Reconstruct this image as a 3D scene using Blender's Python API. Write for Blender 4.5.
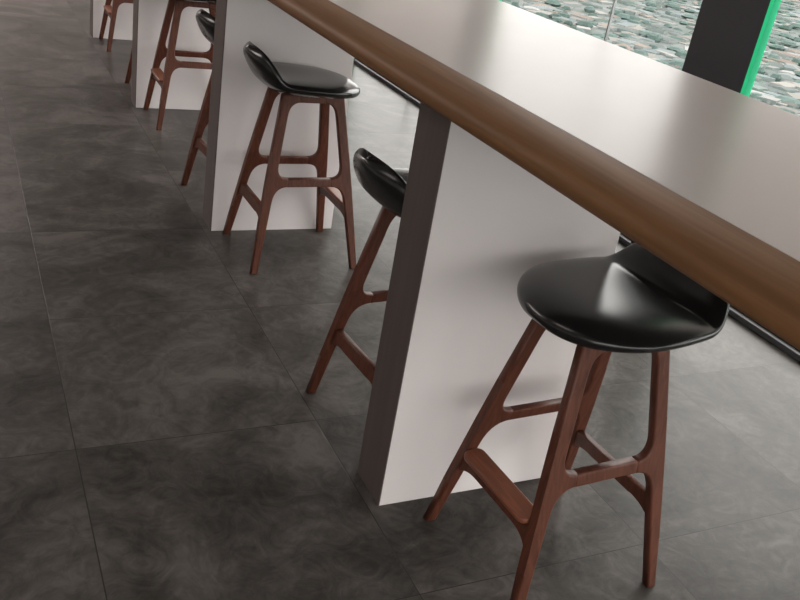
import bpy, bmesh, math, random
from mathutils import Matrix, Vector

for o in list(bpy.data.objects):
    bpy.data.objects.remove(o)
SC = bpy.context.scene
COL = SC.collection

# ------------------------------------------------------------------ camera
cam_data = bpy.data.cameras.new('camera')
cam = bpy.data.objects.new('camera', cam_data)
COL.objects.link(cam)
FPX = 885.1
right = Vector((0.89769061, -0.41138932, 0.15783028))
up = Vector((0.05477425, 0.45960434, 0.8864331))
fw = Vector((0.43720859, 0.78709763, -0.43511604))
cam.matrix_world = Matrix(((right.x, up.x, -fw.x, -0.99646),
                           (right.y, up.y, -fw.y, -1.71111),
                           (right.z, up.z, -fw.z, 1.6),
                           (0, 0, 0, 1)))
cam_data.sensor_width = 36.0
cam_data.lens = 36.0*FPX/800.0
cam_data.clip_start = 0.05
cam_data.clip_end = 20000
SC.camera = cam

# ------------------------------------------------------------------ sky and exposure
world = bpy.data.worlds.new('overcast')
SC.world = world
world.use_nodes = True
bg = world.node_tree.nodes['Background']
# hazy bright sky: strongest low over the city on the window side, dimmer overhead and behind the building
wnt = world.node_tree
SKY_LOW, SKY_TOP = 2.75, 1.25
wtc = wnt.nodes.new('ShaderNodeTexCoord')
wsp = wnt.nodes.new('ShaderNodeSeparateXYZ')
wnt.links.new(wtc.outputs['Generated'], wsp.inputs[0])
wel = wnt.nodes.new('ShaderNodeMapRange')
wel.interpolation_type = 'SMOOTHSTEP'
wnt.links.new(wsp.outputs['Z'], wel.inputs['Value'])
for k_, v_ in (('From Min', 0.50), ('From Max', 0.9), ('To Min', 1.0), ('To Max', 0.0)):
    wel.inputs[k_].default_value = v_
wdt = wnt.nodes.new('ShaderNodeVectorMath')
wdt.operation = 'DOT_PRODUCT'
wnt.links.new(wtc.outputs['Generated'], wdt.inputs[0])
wdt.inputs[1].default_value = (0.99, 0.12, 0.0)
waz = wnt.nodes.new('ShaderNodeMapRange')
waz.interpolation_type = 'SMOOTHSTEP'
wnt.links.new(wdt.outputs['Value'], waz.inputs['Value'])
for k_, v_ in (('From Min', -0.25), ('From Max', 0.4), ('To Min', 0.0), ('To Max', 1.0)):
    waz.inputs[k_].default_value = v_
wmu = wnt.nodes.new('ShaderNodeMath')
wmu.operation = 'MULTIPLY'
wnt.links.new(wel.outputs[0], wmu.inputs[0])
wnt.links.new(waz.outputs[0], wmu.inputs[1])
whz = wnt.nodes.new('ShaderNodeMapRange')       # murkier towards the horizon
whz.interpolation_type = 'SMOOTHSTEP'
wnt.links.new(wsp.outputs['Z'], whz.inputs['Value'])
for k_, v_ in (('From Min', 0.08), ('From Max', 0.50), ('To Min', 0.08), ('To Max', 1.0)):
    whz.inputs[k_].default_value = v_
wm2 = wnt.nodes.new('ShaderNodeMath')
wm2.operation = 'MULTIPLY'
wnt.links.new(wmu.outputs[0], wm2.inputs[0])
wnt.links.new(whz.outputs[0], wm2.inputs[1])
wst = wnt.nodes.new('ShaderNodeMapRange')
wnt.links.new(wm2.outputs[0], wst.inputs['Value'])
wst.inputs['To Min'].default_value = SKY_TOP
wst.inputs['To Max'].default_value = SKY_LOW
wnt.links.new(wst.outputs[0], bg.inputs['Strength'])
bg.inputs['Color'].default_value = (1.0, 0.905, 0.905, 1)
for lx, ly, le in ((-2.8, 0.2, 4), (-2.8, 3.4, 13), (-2.4, 6.6, 24), (-2.0, 9.8, 80)):          # soft square fill lights added over the aisle, no known fixtures
    ld = bpy.data.lights.new('fill_light', 'AREA')
    ld.shape = 'SQUARE'
    ld.size = 1.4
    ld.energy = le
    ld.color = (1.0, 0.90, 0.86)
    lo_ = bpy.data.objects.new('fill_light', ld)
    COL.objects.link(lo_)
    lo_.location = (lx, ly, 3.06)
SC.view_settings.view_transform = 'Standard'
SC.view_settings.look = 'None'
SC.view_settings.exposure = 1.45
SC.view_settings.gamma = 1.0
SC.view_settings.use_curve_mapping = False


# ------------------------------------------------------------------ material helpers
def mat(name):
    m = bpy.data.materials.new(name)
    m.use_nodes = True
    nt = m.node_tree
    return m, nt, nt.nodes['Principled BSDF']


def nd(nt, kind, **kw):
    n = nt.nodes.new(kind)
    for k, v in kw.items():
        if k in n.inputs:
            n.inputs[k].default_value = v
        else:
            setattr(n, k, v)
    return n


def ramp(nt, fac, stops):
    r = nt.nodes.new('ShaderNodeValToRGB')
    els = r.color_ramp.elements
    while len(els) < len(stops):
        els.new(0.5)
    for e, (p, c) in zip(els, stops):
        e.position = p
        e.color = (*c, 1)
    nt.links.new(fac, r.inputs['Fac'])
    return r.outputs['Color']


def noise_mat(name, c0, c1, scale=(4, 4, 4), rough=0.5, bump=0.0, detail=4, dist=0.3, coat=0.0, spec=0.5):
    m, nt, b = mat(name)
    tc = nd(nt, 'ShaderNodeTexCoord')
    mp = nd(nt, 'ShaderNodeMapping')
    mp.inputs['Scale'].default_value = scale
    nt.links.new(tc.outputs['Object'], mp.inputs['Vector'])
    n = nd(nt, 'ShaderNodeTexNoise', Scale=1.0, Detail=detail, Distortion=dist)
    nt.links.new(mp.outputs['Vector'], n.inputs['Vector'])
    nt.links.new(ramp(nt, n.outputs['Fac'], [(0.3, c0), (0.7, c1)]), b.inputs['Base Color'])
    b.inputs['Roughness'].default_value = rough
    b.inputs['Coat Weight'].default_value = coat
    b.inputs['Coat Roughness'].default_value = 0.2
    b.inputs['Specular IOR Level'].default_value = spec
    if bump:
        bp = nd(nt, 'ShaderNodeBump', Strength=bump, Distance=0.004)
        nt.links.new(n.outputs['Fac'], bp.inputs['Height'])
        nt.links.new(bp.outputs['Normal'], b.inputs['Normal'])
    return m


def plain_mat(name, c, rough=0.5, spec=0.5):
    m, nt, b = mat(name)
    b.inputs['Base Color'].default_value = (*c, 1)
    b.inputs['Roughness'].default_value = rough
    b.inputs['Specular IOR Level'].default_value = spec
    return m


M = {}
M['stool_wood'] = noise_mat('walnut', (0.072, 0.023, 0.013), (0.135, 0.046, 0.027), (60, 60, 5), 0.42, 0.05, 5, 1.2, 0.0, 0.28)
M['plate_wood'] = noise_mat('footplate_wood', (0.17, 0.055, 0.028), (0.27, 0.09, 0.045), (60, 6, 60), 0.4, 0.05, 5, 1.2)
M['edge_wood'] = noise_mat('counter_edge_wood', (0.20, 0.096, 0.041), (0.295, 0.145, 0.064), (45, 2.2, 45), 0.55, 0.03, 5, 0.8, 0.0, 0.22)
M['laminate'] = noise_mat('white_laminate', (0.63, 0.565, 0.55), (0.66, 0.592, 0.577), (3, 3, 3), 0.28, 0.0, 2, 0.1, 0.0, 0.08)
M['panel_paint'] = noise_mat('panel_paint', (0.80, 0.745, 0.74), (0.83, 0.775, 0.77), (3, 3, 2), 0.45, 0.0, 2, 0.2)
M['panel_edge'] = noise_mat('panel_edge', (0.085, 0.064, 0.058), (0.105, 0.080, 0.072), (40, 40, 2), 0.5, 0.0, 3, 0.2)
M['leather'] = noise_mat('black_leather', (0.010, 0.010, 0.010), (0.014, 0.013, 0.013), (25, 25, 25), 0.20, 0.0, 2, 0, 0.0, 0.7)
M['wall'] = noise_mat('dark_wall', (0.44, 0.41, 0.39), (0.48, 0.45, 0.43), (1, 1, 1), 0.7)
M['ceiling'] = noise_mat('grey_ceiling', (0.62, 0.59, 0.57), (0.66, 0.63, 0.61), (1, 1, 1), 0.8)
M['pillar'] = noise_mat('pillar_coat', (0.028, 0.027, 0.034), (0.044, 0.043, 0.052), (2, 2, 2), 0.45)
M['rail'] = noise_mat('grey_metal', (0.36, 0.36, 0.37), (0.44, 0.44, 0.45), (8, 2, 8), 0.4)
M['sill'] = noise_mat('dark_sill_metal', (0.06, 0.06, 0.065), (0.09, 0.09, 0.095), (8, 2, 8), 0.45)
M['gasket'] = plain_mat('black_gasket', (0.012, 0.012, 0.013), 0.6)


def floor_material():
    m, nt, b = mat('slate_tiles')
    L = nt.links
    tc = nd(nt, 'ShaderNodeTexCoord')
    mp = nd(nt, 'ShaderNodeMapping')
    mp.inputs['Location'].default_value = (0.03 + 0.72*10, 0.335 + 0.765*10, 0)
    L.new(tc.outputs['Object'], mp.inputs['Vector'])
    br = nd(nt, 'ShaderNodeTexBrick', offset=0.0, squash=1.0)
    br.inputs['Color1'].default_value = (0.0, 0.0, 0.0, 1)
    br.inputs['Color2'].default_value = (1, 1, 1, 1)
    br.inputs['Mortar'].default_value = (0.5, 0.5, 0.5, 1)
    br.inputs['Scale'].default_value = 1.0
    br.inputs['Mortar Size'].default_value = 0.0018
    br.inputs['Mortar Smooth'].default_value = 0.3
    br.inputs['Brick Width'].default_value = 0.72
    br.inputs['Row Height'].default_value = 0.765
    L.new(mp.outputs['Vector'], br.inputs['Vector'])
    # each tile its own cut of the stone: offset the noise by the tile tint
    sc = nd(nt, 'ShaderNodeVectorMath', operation='SCALE')
    L.new(br.outputs['Color'], sc.inputs[0])
    sc.inputs['Scale'].default_value = 37.0
    ad = nd(nt, 'ShaderNodeVectorMath', operation='ADD')
    L.new(tc.outputs['Object'], ad.inputs[0])
    L.new(sc.outputs[0], ad.inputs[1])
    n1 = nd(nt, 'ShaderNodeTexNoise', Scale=1.6, Detail=7, Roughness=0.62, Distortion=1.6)
    L.new(ad.outputs[0], n1.inputs['Vector'])
    n2 = nd(nt, 'ShaderNodeTexNoise', Scale=9.0, Detail=6, Roughness=0.7, Distortion=2.5)
    L.new(ad.outputs[0], n2.inputs['Vector'])
    mx = nd(nt, 'ShaderNodeMix', data_type='FLOAT')
    mx.inputs[0].default_value = 0.35
    L.new(n1.outputs['Fac'], mx.inputs[2])
    L.new(n2.outputs['Fac'], mx.inputs[3])
    col = ramp(nt, mx.outputs[0], [(0.38, (0.032, 0.029, 0.025)), (0.50, (0.068, 0.061, 0.056)), (0.62, (0.122, 0.109, 0.102))])
    mc = nd(nt, 'ShaderNodeMix', data_type='RGBA')
    L.new(br.outputs['Fac'], mc.inputs[0])
    L.new(col, mc.inputs[6])
    mc.inputs[7].default_value = (0.030, 0.027, 0.025, 1)
    L.new(mc.outputs[2], b.inputs['Base Color'])
    rr = nd(nt, 'ShaderNodeMapRange')
    rr.inputs['To Min'].default_value = 0.24
    rr.inputs['To Max'].default_value = 0.40
    L.new(n2.outputs['Fac'], rr.inputs['Value'])
    L.new(rr.outputs[0], b.inputs['Roughness'])
    b.inputs['Specular IOR Level'].default_value = 0.13
    hs = nd(nt, 'ShaderNodeMath', operation='SUBTRACT')
    L.new(mx.outputs[0], hs.inputs[0])
    L.new(br.outputs['Fac'], hs.inputs[1])
    bp = nd(nt, 'ShaderNodeBump', Strength=0.22, Distance=0.006)
    L.new(hs.outputs[0], bp.inputs['Height'])
    L.new(bp.outputs['Normal'], b.inputs['Normal'])
    return m


def glass_material():
    m = bpy.data.materials.new('clear_glass')
    m.use_nodes = True
    nt = m.node_tree
    nt.nodes.clear()
    out = nd(nt, 'ShaderNodeOutputMaterial')
    tr = nd(nt, 'ShaderNodeBsdfTransparent')
    tr.inputs['Color'].default_value = (0.93, 0.97, 0.95, 1)
    gl = nd(nt, 'ShaderNodeBsdfGlossy', Roughness=0.02)
    lw = nd(nt, 'ShaderNodeLayerWeight', Blend=0.5)
    pw = nd(nt, 'ShaderNodeMath', operation='POWER')
    nt.links.new(lw.outputs['Facing'], pw.inputs[0])
    pw.inputs[1].default_value = 5.0
    fr = nd(nt, 'ShaderNodeMapRange')
    fr.inputs['To Min'].default_value = 0.03
    fr.inputs['To Max'].default_value = 0.9
    nt.links.new(pw.outputs[0], fr.inputs['Value'])
    mx = nd(nt, 'ShaderNodeMixShader')
    nt.links.new(fr.outputs[0], mx.inputs[0])
    nt.links.new(tr.outputs[0], mx.inputs[1])
    nt.links.new(gl.outputs[0], mx.inputs[2])
    nt.links.new(mx.outputs[0], out.inputs['Surface'])
    return m


def green_material():
    m = bpy.data.materials.new('green_glass_edge')
    m.use_nodes = True
    nt = m.node_tree
    nt.nodes.clear()
    out = nd(nt, 'ShaderNodeOutputMaterial')
    df = nd(nt, 'ShaderNodeBsdfDiffuse')
    df.inputs['Color'].default_value = (0.12, 0.62, 0.38, 1)
    tl = nd(nt, 'ShaderNodeBsdfTranslucent')
    tl.inputs['Color'].default_value = (0.20, 0.95, 0.62, 1)
    mx = nd(nt, 'ShaderNodeMixShader')
    mx.inputs[0].default_value = 0.65
    nt.links.new(df.outputs[0], mx.inputs[1])
    nt.links.new(tl.outputs[0], mx.inputs[2])
    nt.links.new(mx.outputs[0], out.inputs['Surface'])
    return m


def attr_mat(name):
    m, nt, b = mat(name)
    a = nd(nt, 'ShaderNodeAttribute', attribute_name='tint')
    nt.links.new(a.outputs['Color'], b.inputs['Base Color'])
    b.inputs['Roughness'].default_value = 0.9
    b.inputs['Specular IOR Level'].default_value = 0.1
    return m


M['floor'] = floor_material()
M['glass'] = glass_material()
M['green'] = green_material()
M['dimming_blind'] = green_material()
M['dimming_blind'].name = 'added_blind_fabric'
for n_ in M['dimming_blind'].node_tree.nodes:
    if 'Color' in n_.inputs:
        n_.inputs['Color'].default_value = (0.86, 0.83, 0.81, 1)


# ------------------------------------------------------------------ mesh helpers
def link(name, me, m=None, parent=None):
    o = bpy.data.objects.new(name, me)
    COL.objects.link(o)
    if m is not None and me is not None:
        me.materials.append(m)
    if parent is not None:
        o.parent = parent
    return o


def finish(name, bm, m, parent=None, smooth=False):
    bmesh.ops.recalc_face_normals(bm, faces=bm.faces)
    me = bpy.data.meshes.new(name)
    bm.to_mesh(me)
    bm.free()
    if smooth:
        for p in me.polygons:
            p.use_smooth = True
    return link(name, me, m, parent)


def add_box(bm, x0, x1, y0, y1, z0, z1, bev=0.0):
    r = bmesh.ops.create_cube(bm, size=1)
    vs = r['verts']
    for v in vs:
        v.co = Vector((x0 + (v.co.x+0.5)*(x1-x0), y0 + (v.co.y+0.5)*(y1-y0), z0 + (v.co.z+0.5)*(z1-z0)))
    if bev:
        es = list({e for v in vs for e in v.link_edges})
        bmesh.ops.bevel(bm, geom=es, offset=bev, segments=2, affect='EDGES', profile=0.5)


def box(name, x0, x1, y0, y1, z0, z1, m, parent=None, bev=0.0):
    bm = bmesh.new()
    add_box(bm, x0, x1, y0, y1, z0, z1, bev)
    return finish(name, bm, m, parent)


def struct(o):
    o['kind'] = 'structure'
    return o


def tag(o, label, cat, group=None, kind=None):
    o['label'] = label
    o['category'] = cat
    if group:
        o['group'] = group
    if kind:
        o['kind'] = kind
    return o


def empty(name, loc=(0, 0, 0), rz=0.0):
    o = bpy.data.objects.new(name, None)
    COL.objects.link(o)
    o.empty_display_size = 0.1
    o.location = loc
    o.rotation_euler = (0, 0, rz)
    return o


def plate(name, outline, thick, mapper, m, parent, bev=0.006, segs=3):
    """outline (a, b) extruded by +-thick/2, rim rounded; mapper(a, off, b) -> 3D"""
    bm = bmesh.new()
    vs = [bm.verts.new((a, -thick/2, b)) for a, b in outline]
    f = bm.faces.new(vs)
    ex = bmesh.ops.extrude_face_region(bm, geom=[f])
    for v in [g for g in ex['geom'] if isinstance(g, bmesh.types.BMVert)]:
        v.co.y = thick/2
    rim = [e for e in bm.edges if abs(e.verts[0].co.y - e.verts[1].co.y) < 1e-7]
    bmesh.ops.bevel(bm, geom=rim, offset=bev, segments=segs, affect='EDGES', profile=0.5, clamp_overlap=True)
    big = [f for f in bm.faces if len(f.verts) > 4 or all(abs(abs(v.co.y)-thick/2) < 1e-6 for v in f.verts)]
    tri = set(bmesh.ops.triangulate(bm, faces=big)['faces'])
    for f in bm.faces:
        f.smooth = f not in tri
    for v in bm.verts:
        v.co = Vector(mapper(v.co.x, v.co.y, v.co.z))
    return finish(name, bm, m, parent, False)


def bez(p0, p1, p2, n=8):
    return [((1-t)**2*p0[0] + 2*t*(1-t)*p1[0] + t*t*p2[0], (1-t)**2*p0[1] + 2*t*(1-t)*p1[1] + t*t*p2[1])
            for t in [i/n for i in range(n+1)]]


# ------------------------------------------------------------------ the room
PANE_X = 2.18
Y0, Y1, X0, ZC = -5.0, 12.0, -5.5, 3.1
struct(box('floor', X0, 2.30, Y0, Y1, -0.12, 0.0, M['floor']))
struct(box('ceiling', X0, 2.30, Y0, Y1, ZC, ZC+0.15, M['ceiling']))
struct(box('wall_left', X0-0.15, X0, Y0, Y1, -0.12, ZC+0.15, M['wall']))
# unseen glazing added behind the camera to light the near panel faces
struct(box('wall_back', X0, 2.30, Y0-0.15, Y0, -0.12, 0.10, M['wall']))
wb = struct(box('window_9', X0, 2.30, Y0-0.12, Y0-0.06, ZC-0.08, ZC+0.15, M['rail']))
for i in range(4):
    xa = X0 + 1.95*i
    box('glass_pane', xa+0.03, xa+1.92, Y0-0.096, Y0-0.084, 0.10, ZC-0.08, M['glass'], wb)
    box('mullion', xa-0.03, xa+0.03, Y0-0.12, Y0-0.06, 0.10, ZC-0.08, M['rail'], wb)
struct(box('wall_front', X0, 2.30, Y1, Y1+0.15, -0.12, ZC+0.15, M['wall']))
bb = struct(box('baseboard_window', 2.150, 2.30, Y0, Y1, 0.0, 0.028, M['sill'], None, 0.004))
box('gasket', 2.178, 2.192, Y0, Y1, 0.028, 0.040, M['gasket'], bb)

PITCH_Y, PIL0, PILW = 2.2, 1.20, 0.40
wn = tn = 0
for k in range(-3, 5):
    py = PIL0 + PITCH_Y*k
    if k in (0, 1):
        t = empty('window_post', (2.20, py+PILW/2, 0))
        box('post_body', -0.05, -0.02, -PILW/2, PILW/2, 0.028, ZC, M['pillar'], t, 0.003)
        s = box('edge_strip', -0.055, -0.015, -PILW/2-0.022, -PILW/2, 0.028, ZC, M['green'], t, 0.002)
        s['label'] = 'bright green glass edge strip'
        tag(t, ['dark flat post with a bright green edge at the window, upper right','dark post at the window, only its lower tip showing at the top edge'][k],
            'post', 'dark posts along the window')
    else:
        tn += 1
        t = struct(box('trim_%d' % tn, 2.15, 2.18, py, py+PILW, 0.028, ZC, M['pillar'], None, 0.003))
        s = box('edge_strip', 2.145, 2.185, py-0.022, py, 0.028, ZC, M['green'], t, 0.002)
    # glazing between this pillar and the next one
    a, b_ = py+PILW/2, py+PITCH_Y+PILW/2
    b_ = min(b_, Y1)
    wn += 1
    w = struct(box('window_%d' % wn, 2.19, 2.225, a, b_, ZC-0.06, ZC, M['rail']))
    mid = py+1.09
    box('glass_pane', 2.20, 2.212, a, mid-0.005, 0.028, ZC-0.06, M['glass'], w)
    box('glass_pane', 2.20, 2.212, mid+0.005, b_, 0.028, ZC-0.06, M['glass'], w)
    box('joint', 2.199, 2.213, mid-0.005, mid+0.005, 0.028, ZC-0.06, M['rail'], w)

# unseen blinds added to dim every bay except the one between the visible posts
for k in (-3, -2, -1, 1, 2, 3):
    a, b_ = PIL0+PITCH_Y*k+PILW+0.02, PIL0+PITCH_Y*(k+1)-0.05
    r = struct(box('added_blind', 2.150, 2.153, a, b_, 1.44, ZC-0.06, M['dimming_blind']))
    bm = bmesh.new()
    add_box(bm, 2.144, 2.158, a, b_, 1.42, 1.44, 0.003)
    finish('hem_bar', bm, M['rail'], r)

# ------------------------------------------------------------------ the city far below
ZG = -100.0
gm, gnt, gb = mat('city_ground')
tcg = nd(gnt, 'ShaderNodeTexCoord')
ng = nd(gnt, 'ShaderNodeTexNoise', Scale=0.012, Detail=8, Roughness=0.65)
gnt.links.new(tcg.outputs['Object'], ng.inputs['Vector'])
gnt.links.new(ramp(gnt, ng.outputs['Fac'], [(0.35, (0.04, 0.062, 0.055)), (0.5, (0.085, 0.10, 0.096)), (0.62, (0.13, 0.135, 0.13))]), gb.inputs['Base Color'])
gb.inputs['Roughness'].default_value = 0.9
bm = bmesh.new()
bmesh.ops.create_circle(bm, cap_ends=True, radius=9000, segments=64)
bmesh.ops.translate(bm, verts=bm.verts, vec=(0, 0, ZG))
struct(finish('ground', bm, gm))

rnd = random.Random(5)
PAL = [(0.36, 0.44, 0.45), (0.30, 0.40, 0.42), (0.26, 0.33, 0.31), (0.20, 0.27, 0.26), (0.42, 0.40, 0.35), (0.34, 0.32, 0.29), (0.55, 0.53, 0.48),
       (0.16, 0.22, 0.21), (0.30, 0.36, 0.35), (0.46, 0.34, 0.27), (0.05, 0.16, 0.10), (0.62, 0.62, 0.60)]
verts, faces, tints = [], [], []
for i in range(6500):
    r = 220 + 2600*rnd.random()**1.3
    th = math.radians(rnd.uniform(18, 75))
    cx, cy = r*math.cos(th), r*math.sin(th)
    L, W, H = rnd.uniform(9, 28), rnd.uniform(8, 20), rnd.uniform(0.8, 3.2)
    a = rnd.choice([0.35, 0.35+math.pi/2, 0.1, 0.9]) + rnd.uniform(-0.15, 0.15)
    ca, sa = math.cos(a), math.sin(a)
    n = len(verts)
    rid = H + rnd.choice([0.02, 0.02, 0.8])
    for sx, sy, z in [(-1, -1, 0), (1, -1, 0), (1, 1, 0), (-1, 1, 0), (-1, -1, H), (1, -1, H), (1, 1, H), (-1, 1, H), (-0.9, 0, rid), (0.9, 0, rid)]:
        x, y = sx*L/2, sy*W/2
        verts.append((cx+x*ca-y*sa, cy+x*sa+y*ca, ZG+z))
    c = rnd.choice(PAL)
    k = rnd.uniform(0.8, 1.2)
    rc = tuple(min(1, (0.28*q+0.045)*k) for q in c)
    wc = rnd.choice([(0.25, 0.27, 0.265), (0.21, 0.24, 0.235), (0.17, 0.21, 0.20)])
    for fidx, tc_ in [((0, 1, 5, 4), wc), ((1, 2, 6, 5), wc), ((2, 3, 7, 6), wc), ((3, 0, 4, 7), wc),
                      ((4, 5, 9, 8), rc), ((6, 7, 8, 9), rc), ((5, 6, 9), rc), ((7, 4, 8), rc)]:
        faces.append(tuple(n+q for q in fidx))
        tints.append(tc_)
# clumps of trees between the houses
for i in range(2400):
    r = 220 + 2600*rnd.random()**1.3
    th = math.radians(rnd.uniform(18, 75))
    cx, cy = r*math.cos(th), r*math.sin(th)
    n = len(verts)
    w, h = rnd.uniform(4, 10), rnd.uniform(3, 7)
    tc_ = rnd.choice([(0.07, 0.105, 0.095), (0.09, 0.13, 0.12), (0.11, 0.15, 0.14)])
    for ring, (rr, z) in enumerate(((0.8, 0), (1.0, 0.45), (0.6, 0.9))):
        for q in range(7):
            a = 2*math.pi*q/7
            j = w*rr*rnd.uniform(0.75, 1.2)
            verts.append((cx+j*math.cos(a), cy+j*math.sin(a), ZG+h*z))
    verts.append((cx, cy, ZG+h))
    for q in range(7):
        q2 = (q+1) % 7
        faces += [(n+q, n+q2, n+7+q2, n+7+q), (n+7+q, n+7+q2, n+14+q2, n+14+q), (n+14+q, n+14+q2, n+21)]
        tints += [tc_]*3
me = bpy.data.meshes.new('city_rooftops')
me.from_pydata(verts, [], faces)
at = me.attributes.new('tint', 'FLOAT_COLOR', 'FACE')
for i, c in enumerate(tints):
    at.data[i].color = (*c, 1)
city = link('city_rooftops', me, attr_mat('city_roofs'))
tag(city, 'sprawl of pale and grey green city rooftops and trees far below the window', 'city', None, 'stuff')

# ------------------------------------------------------------------ the bar counter
CZ, CB = 1.215, 1.147       # top and underside
CXW, CX1 = 0.003, 0.834
CY0, CY1 = -1.60, 7.0
bar = empty('bar_counter', (0.45, 2.7, CB))
tag(bar, 'long glossy white bar counter with a rounded wooden front edge, along the window', 'counter')
bx, by, bz = bar.location
top = box('worktop', CXW-bx, CX1-bx, CY0-by, CY1-by, 0.012, CZ-bz, M['laminate'], bar, 0.003)
ub = box('underside_board', CXW-bx, CX1-0.004-bx, CY0-by, CY1-by, 0.0, 0.012, M['panel_edge'], bar)
ub['label'] = 'dark brown underside'
prof = [(CXW, CB), (-0.066, CB)]
for i in range(1, 9):
    a = math.radians(-90 - 90*i/8)
    prof.append((-0.072 + 0.031*math.cos(a), CB+0.031 + 0.031*math.sin(a)))
for i in range(1, 11):
    a = math.radians(180 - 90*i/10)
    prof.append((CXW + (CXW+0.103)*math.cos(a), CZ-0.037 + 0.037*math.sin(a)))
bm = bmesh.new()
ring0 = [bm.verts.new((x-bx, CY0-by, z-bz)) for x, z in prof]
ring1 = [bm.verts.new((x-bx, CY1-by, z-bz)) for x, z in prof]
n = len(prof)
for i in range(n):
    bm.faces.new((ring0[i], ring0[(i+1) % n], ring1[(i+1) % n], ring1[i]))
bm.faces.new(ring0)
bm.faces.new(list(reversed(ring1)))
e = finish('front_edge', bm, M['edge_wood'], bar, True)
e['label'] = 'rounded brown wooden front edge'
e.data.set_sharp_from_angle(angle=math.radians(40))

# support panels
SP, PT, PD = 1.934, 0.155, 0.586
PL = ['white counter support panel nearest the camera, beside the closest stool',
      'white counter support panel second from the camera, behind the stool that faces the window',
      'white counter support panel third from the camera, at upper left',
      'white counter support panel farthest away, cut by the top edge of the photo']
for k in range(4):
    y = SP*k
    p = empty('support_panel', (0.0, y, 0))
    tag(p, PL[k], 'panel', 'panels holding up the counter')
    box('panel_body', 0.004, PD, 0.0, PT, 0.0, CB, M['panel_paint'], p, 0.0015)
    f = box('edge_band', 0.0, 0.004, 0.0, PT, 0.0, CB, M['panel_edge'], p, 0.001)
    f['label'] = 'dark brown narrow front edge'

# ------------------------------------------------------------------ bar stools
ZT = 0.724                  # top of the legs
SF, ST = 0.226, 0.113       # half spread along the seat: foot, top
YF, YT = 0.206, 0.077       # half spread across: foot, top


def s_c(z): return ST + (SF-ST)*(1-z/ZT)
def y_c(z): return YT + (YF-YT)*(1-z/ZT)
def wid(z): return 0.029 + 0.011*min(1.0, z/0.36)
def inn(z): return s_c(z) - wid(z)/2
def out(z): return s_c(z) + wid(z)/2


def leg_outline():
    pts = [(out(0), 0.0)]
    pts += [(out(z), z) for z in (0.15, 0.36, 0.5)]
    pts += [(out(ZT), ZT)]
    # top rail flare
    zr = ZT-0.030
    pts += [(inn(zr)-0.045, ZT), ]
    pts += bez((inn(zr)-0.045, zr), (inn(zr), zr), (inn(zr-0.055), zr-0.055), 7)
    # upper fillet of the stretcher
    zs1, zs0 = 0.392, 0.358
    pts += bez((inn(zs1+0.055), zs1+0.055), (inn(zs1), zs1), (inn(zs1)-0.052, zs1), 7)
    pts += bez((inn(zs0)-0.055, zs0), (inn(zs0), zs0), (inn(zs0-0.065), zs0-0.065), 7)
    pts += [(inn(0), 0.0)]
    return pts


def saddle():
    """upholstered pad: a rounded sheet bent up at the back"""
    LF, LB, LBEND, RB, AM = 0.216, -0.322, -0.122, 0.100, math.radians(55)
    NL, NW = 56, 32
    arc = RB*AM

    def path(l):
        if l >= LBEND:
            z = -0.4*max(0.0, l-0.08)**2
            return l, z, math.atan2(2*0.4*max(0.0, l-0.08), 1.0) * -1, 0.0
        d = LBEND-l
        if d <= arc:
            a = d/RB
            return LBEND-RB*math.sin(a), RB*(1-math.cos(a)), a, a/AM
        d -= arc
        return (LBEND-RB*math.sin(AM)-d*math.cos(AM), RB*(1-math.cos(AM))+d*math.sin(AM), AM, 1.0)

    def half(l):
        if l >= -0.01:
            m = (l+0.01)/(LF+0.01)
            return 0.216*max(0.0, 1-m**2.3)**0.5
        m = (-0.01-l)/(-0.01-LB)
        base = 0.216 - 0.045*min(1, m*1.2)**2
        return base*max(0.0, 1-m**7)**0.5

    bm = bmesh.new()
    grid = {}
    for side in (1, -1):
        for i in range(NL+1):
            c = -math.cos(math.pi*i/NL)
            l = LB + (LF-LB)*(c+1)/2
            w = half(l)
            x, z, a, bk = path(l)
            nx, nz = math.sin(a), math.cos(a)     # normal of the bent sheet
            for j in range(NW+1):
                v = -math.cos(math.pi*j/NW)
                m = abs(c)
                edge = max(0.0, 1-abs(v)**4.0)**0.5*max(0.0, 1-m**8)**0.5
                T = (0.062 - 0.004*bk)*edge
                h = T*0.45 if side > 0 else -T*0.55
                cup = 0.022*v*v*bk
                rise = 0.018*v*v*(1-0.6*bk)*min(1.0, max(0.0, (0.16-l)/0.3))
                co = Vector((x + nx*h + cup, w*v, z + nz*h + rise))
                rim = j in (0, NW) or i in (0, NL)
                key = (0 if rim else side, i if i not in (0, NL) else i, j if i not in (0, NL) else 0)
                if key not in grid:
                    grid[key] = bm.verts.new(co)
    for side in (1, -1):
        def g(i, j):
            rim = j in (0, NW) or i in (0, NL)
            return grid[(0 if rim else side, i, j if i not in (0, NL) else 0)]
        for i in range(NL):
            for j in range(NW):
                q = []
                for v in (g(i, j), g(i+1, j), g(i+1, j+1), g(i, j+1)):
                    if v not in q:
                        q.append(v)
                if len(q) >= 3:
                    try:
                        bm.faces.new(q)
                    except ValueError:
                        pass
    bmesh.ops.translate(bm, verts=bm.verts, vec=(0, 0, ZT+0.035))
    return bm


def cross_outline(z0, z1, zf, hw):
    """bar between two legs with flared ends: (y, z)"""
    pts = [(-hw, z1), (hw, z1)]
    pts += [(hw, zf)] + bez((hw-0.004, zf), (hw-0.025, z0), (hw-0.07, z0), 6)
    pts += list(reversed([(-p[0], p[1]) for p in bez((hw-0.004, zf), (hw-0.025, z0), (hw-0.07, z0), 6)])) + [(-hw, zf)]
    return pts


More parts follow.
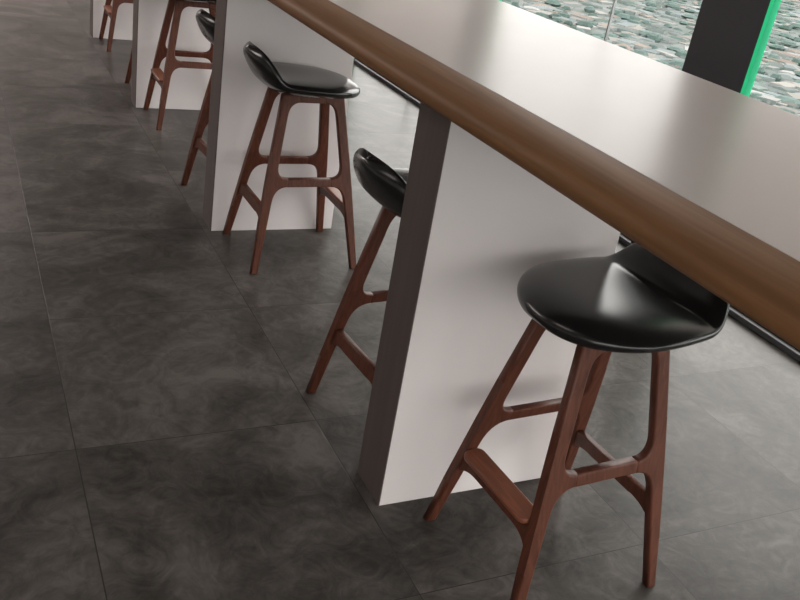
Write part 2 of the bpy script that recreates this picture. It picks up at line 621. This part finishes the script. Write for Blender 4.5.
def make_stool():
    t = empty('bar_stool')
    seat = finish('seat', saddle(), M['leather'], t, True)
    seat['label'] = 'black leather seat with a low curled back'
    lo = leg_outline()
    W = M['stool_wood']
    for sy in (1, -1):
        for sx in (1, -1):
            plate('leg', lo, 0.027, lambda a, o, b, sx=sx, sy=sy: (sx*a, sy*(y_c(b)+o), b), W, t)
        sj = inn(0.375)-0.050
        plate('stretcher', [(-sj, 0.358), (sj, 0.358), (sj, 0.392), (-sj, 0.392)], 0.026,
              lambda a, o, b, sy=sy: (a, sy*(y_c(b)+o), b), W, t, 0.005)
        tj = inn(ZT-0.03)-0.043
        plate('top_rail', [(-tj, ZT-0.030), (tj, ZT-0.030), (tj, ZT), (-tj, ZT)], 0.026,
              lambda a, o, b, sy=sy: (a, sy*(y_c(b)+o), b), W, t, 0.005)
    zb = 0.245
    hw = y_c(zb)-0.012
    lean = (SF-ST)/ZT
    plate('crossbar', cross_outline(zb-0.018, zb+0.022, zb-0.034, hw), 0.022,
          lambda a, o, b: (-(s_c(b)) + o, a, b), W, t, 0.004)
    fr = plate('footrest', cross_outline(zb-0.020, zb+0.020, zb-0.040, hw), 0.024,
               lambda a, o, b: (s_c(b) + o, a, b), W, t, 0.004)
    # rounded foot plate lying on the front bar
    hl, hx = y_c(zb)-0.022, 0.030
    pts = []
    for cx_, cy_, a0 in ((hx-0.022, hl-0.022, 0), (-hx+0.022, hl-0.022, 90), (-hx+0.022, -hl+0.022, 180), (hx-0.022, -hl+0.022, 270)):
        for i in range(7):
            a = math.radians(a0+15*i)
            pts.append((cx_+0.022*math.cos(a), cy_+0.022*math.sin(a)))
    x0, z0, tl = s_c(zb+0.02)+0.006, zb+0.026, math.radians(-8)
    fp = plate('foot_plate', pts, 0.016,
               lambda a, o, b: (x0 + a*math.cos(tl) - o*math.sin(tl), b, z0 + a*math.sin(tl) + o*math.cos(tl)),
               M['plate_wood'], fr, 0.005)
    fp['label'] = 'reddish worn foot plate'
    return t


def copy_tree(o, parent=None):
    c = o.copy()
    COL.objects.link(c)
    c.parent = parent
    for ch in o.children:
        copy_tree(ch, c)
    return c


STOOLS = [
    (0.358, -0.276, 183, 'black leather bar stool nearest the camera, its back under the counter edge'),
    (0.294, 1.700, 1, 'black leather stool standing whole before the second white panel, facing the window'),
    (0.250, 0.404, 5, 'black leather stool mostly hidden behind the nearest panel, its back curling left'),
    (0.252, 2.338, 5, 'stool half hidden behind the second panel, one black back tip and leg showing'),
    (0.285, 3.630, 180, 'stool in front of the third panel, black seat cut by the photo edge'),
    (0.272, 4.245, 180, 'stool behind the third panel, only one wooden leg and foot plate tip showing'),
    (0.285, 5.560, 180, 'farthest stool, only wooden legs showing, in front of the fourth panel'),
]
proto = make_stool()
for i, (x, y, a, lab) in enumerate(STOOLS):
    o = proto if i == 0 else copy_tree(proto)
    o.location = (x, y, 0)
    o.rotation_euler = (0, 0, math.radians(a))
    tag(o, lab, 'bar stool', 'bar stools along the counter')
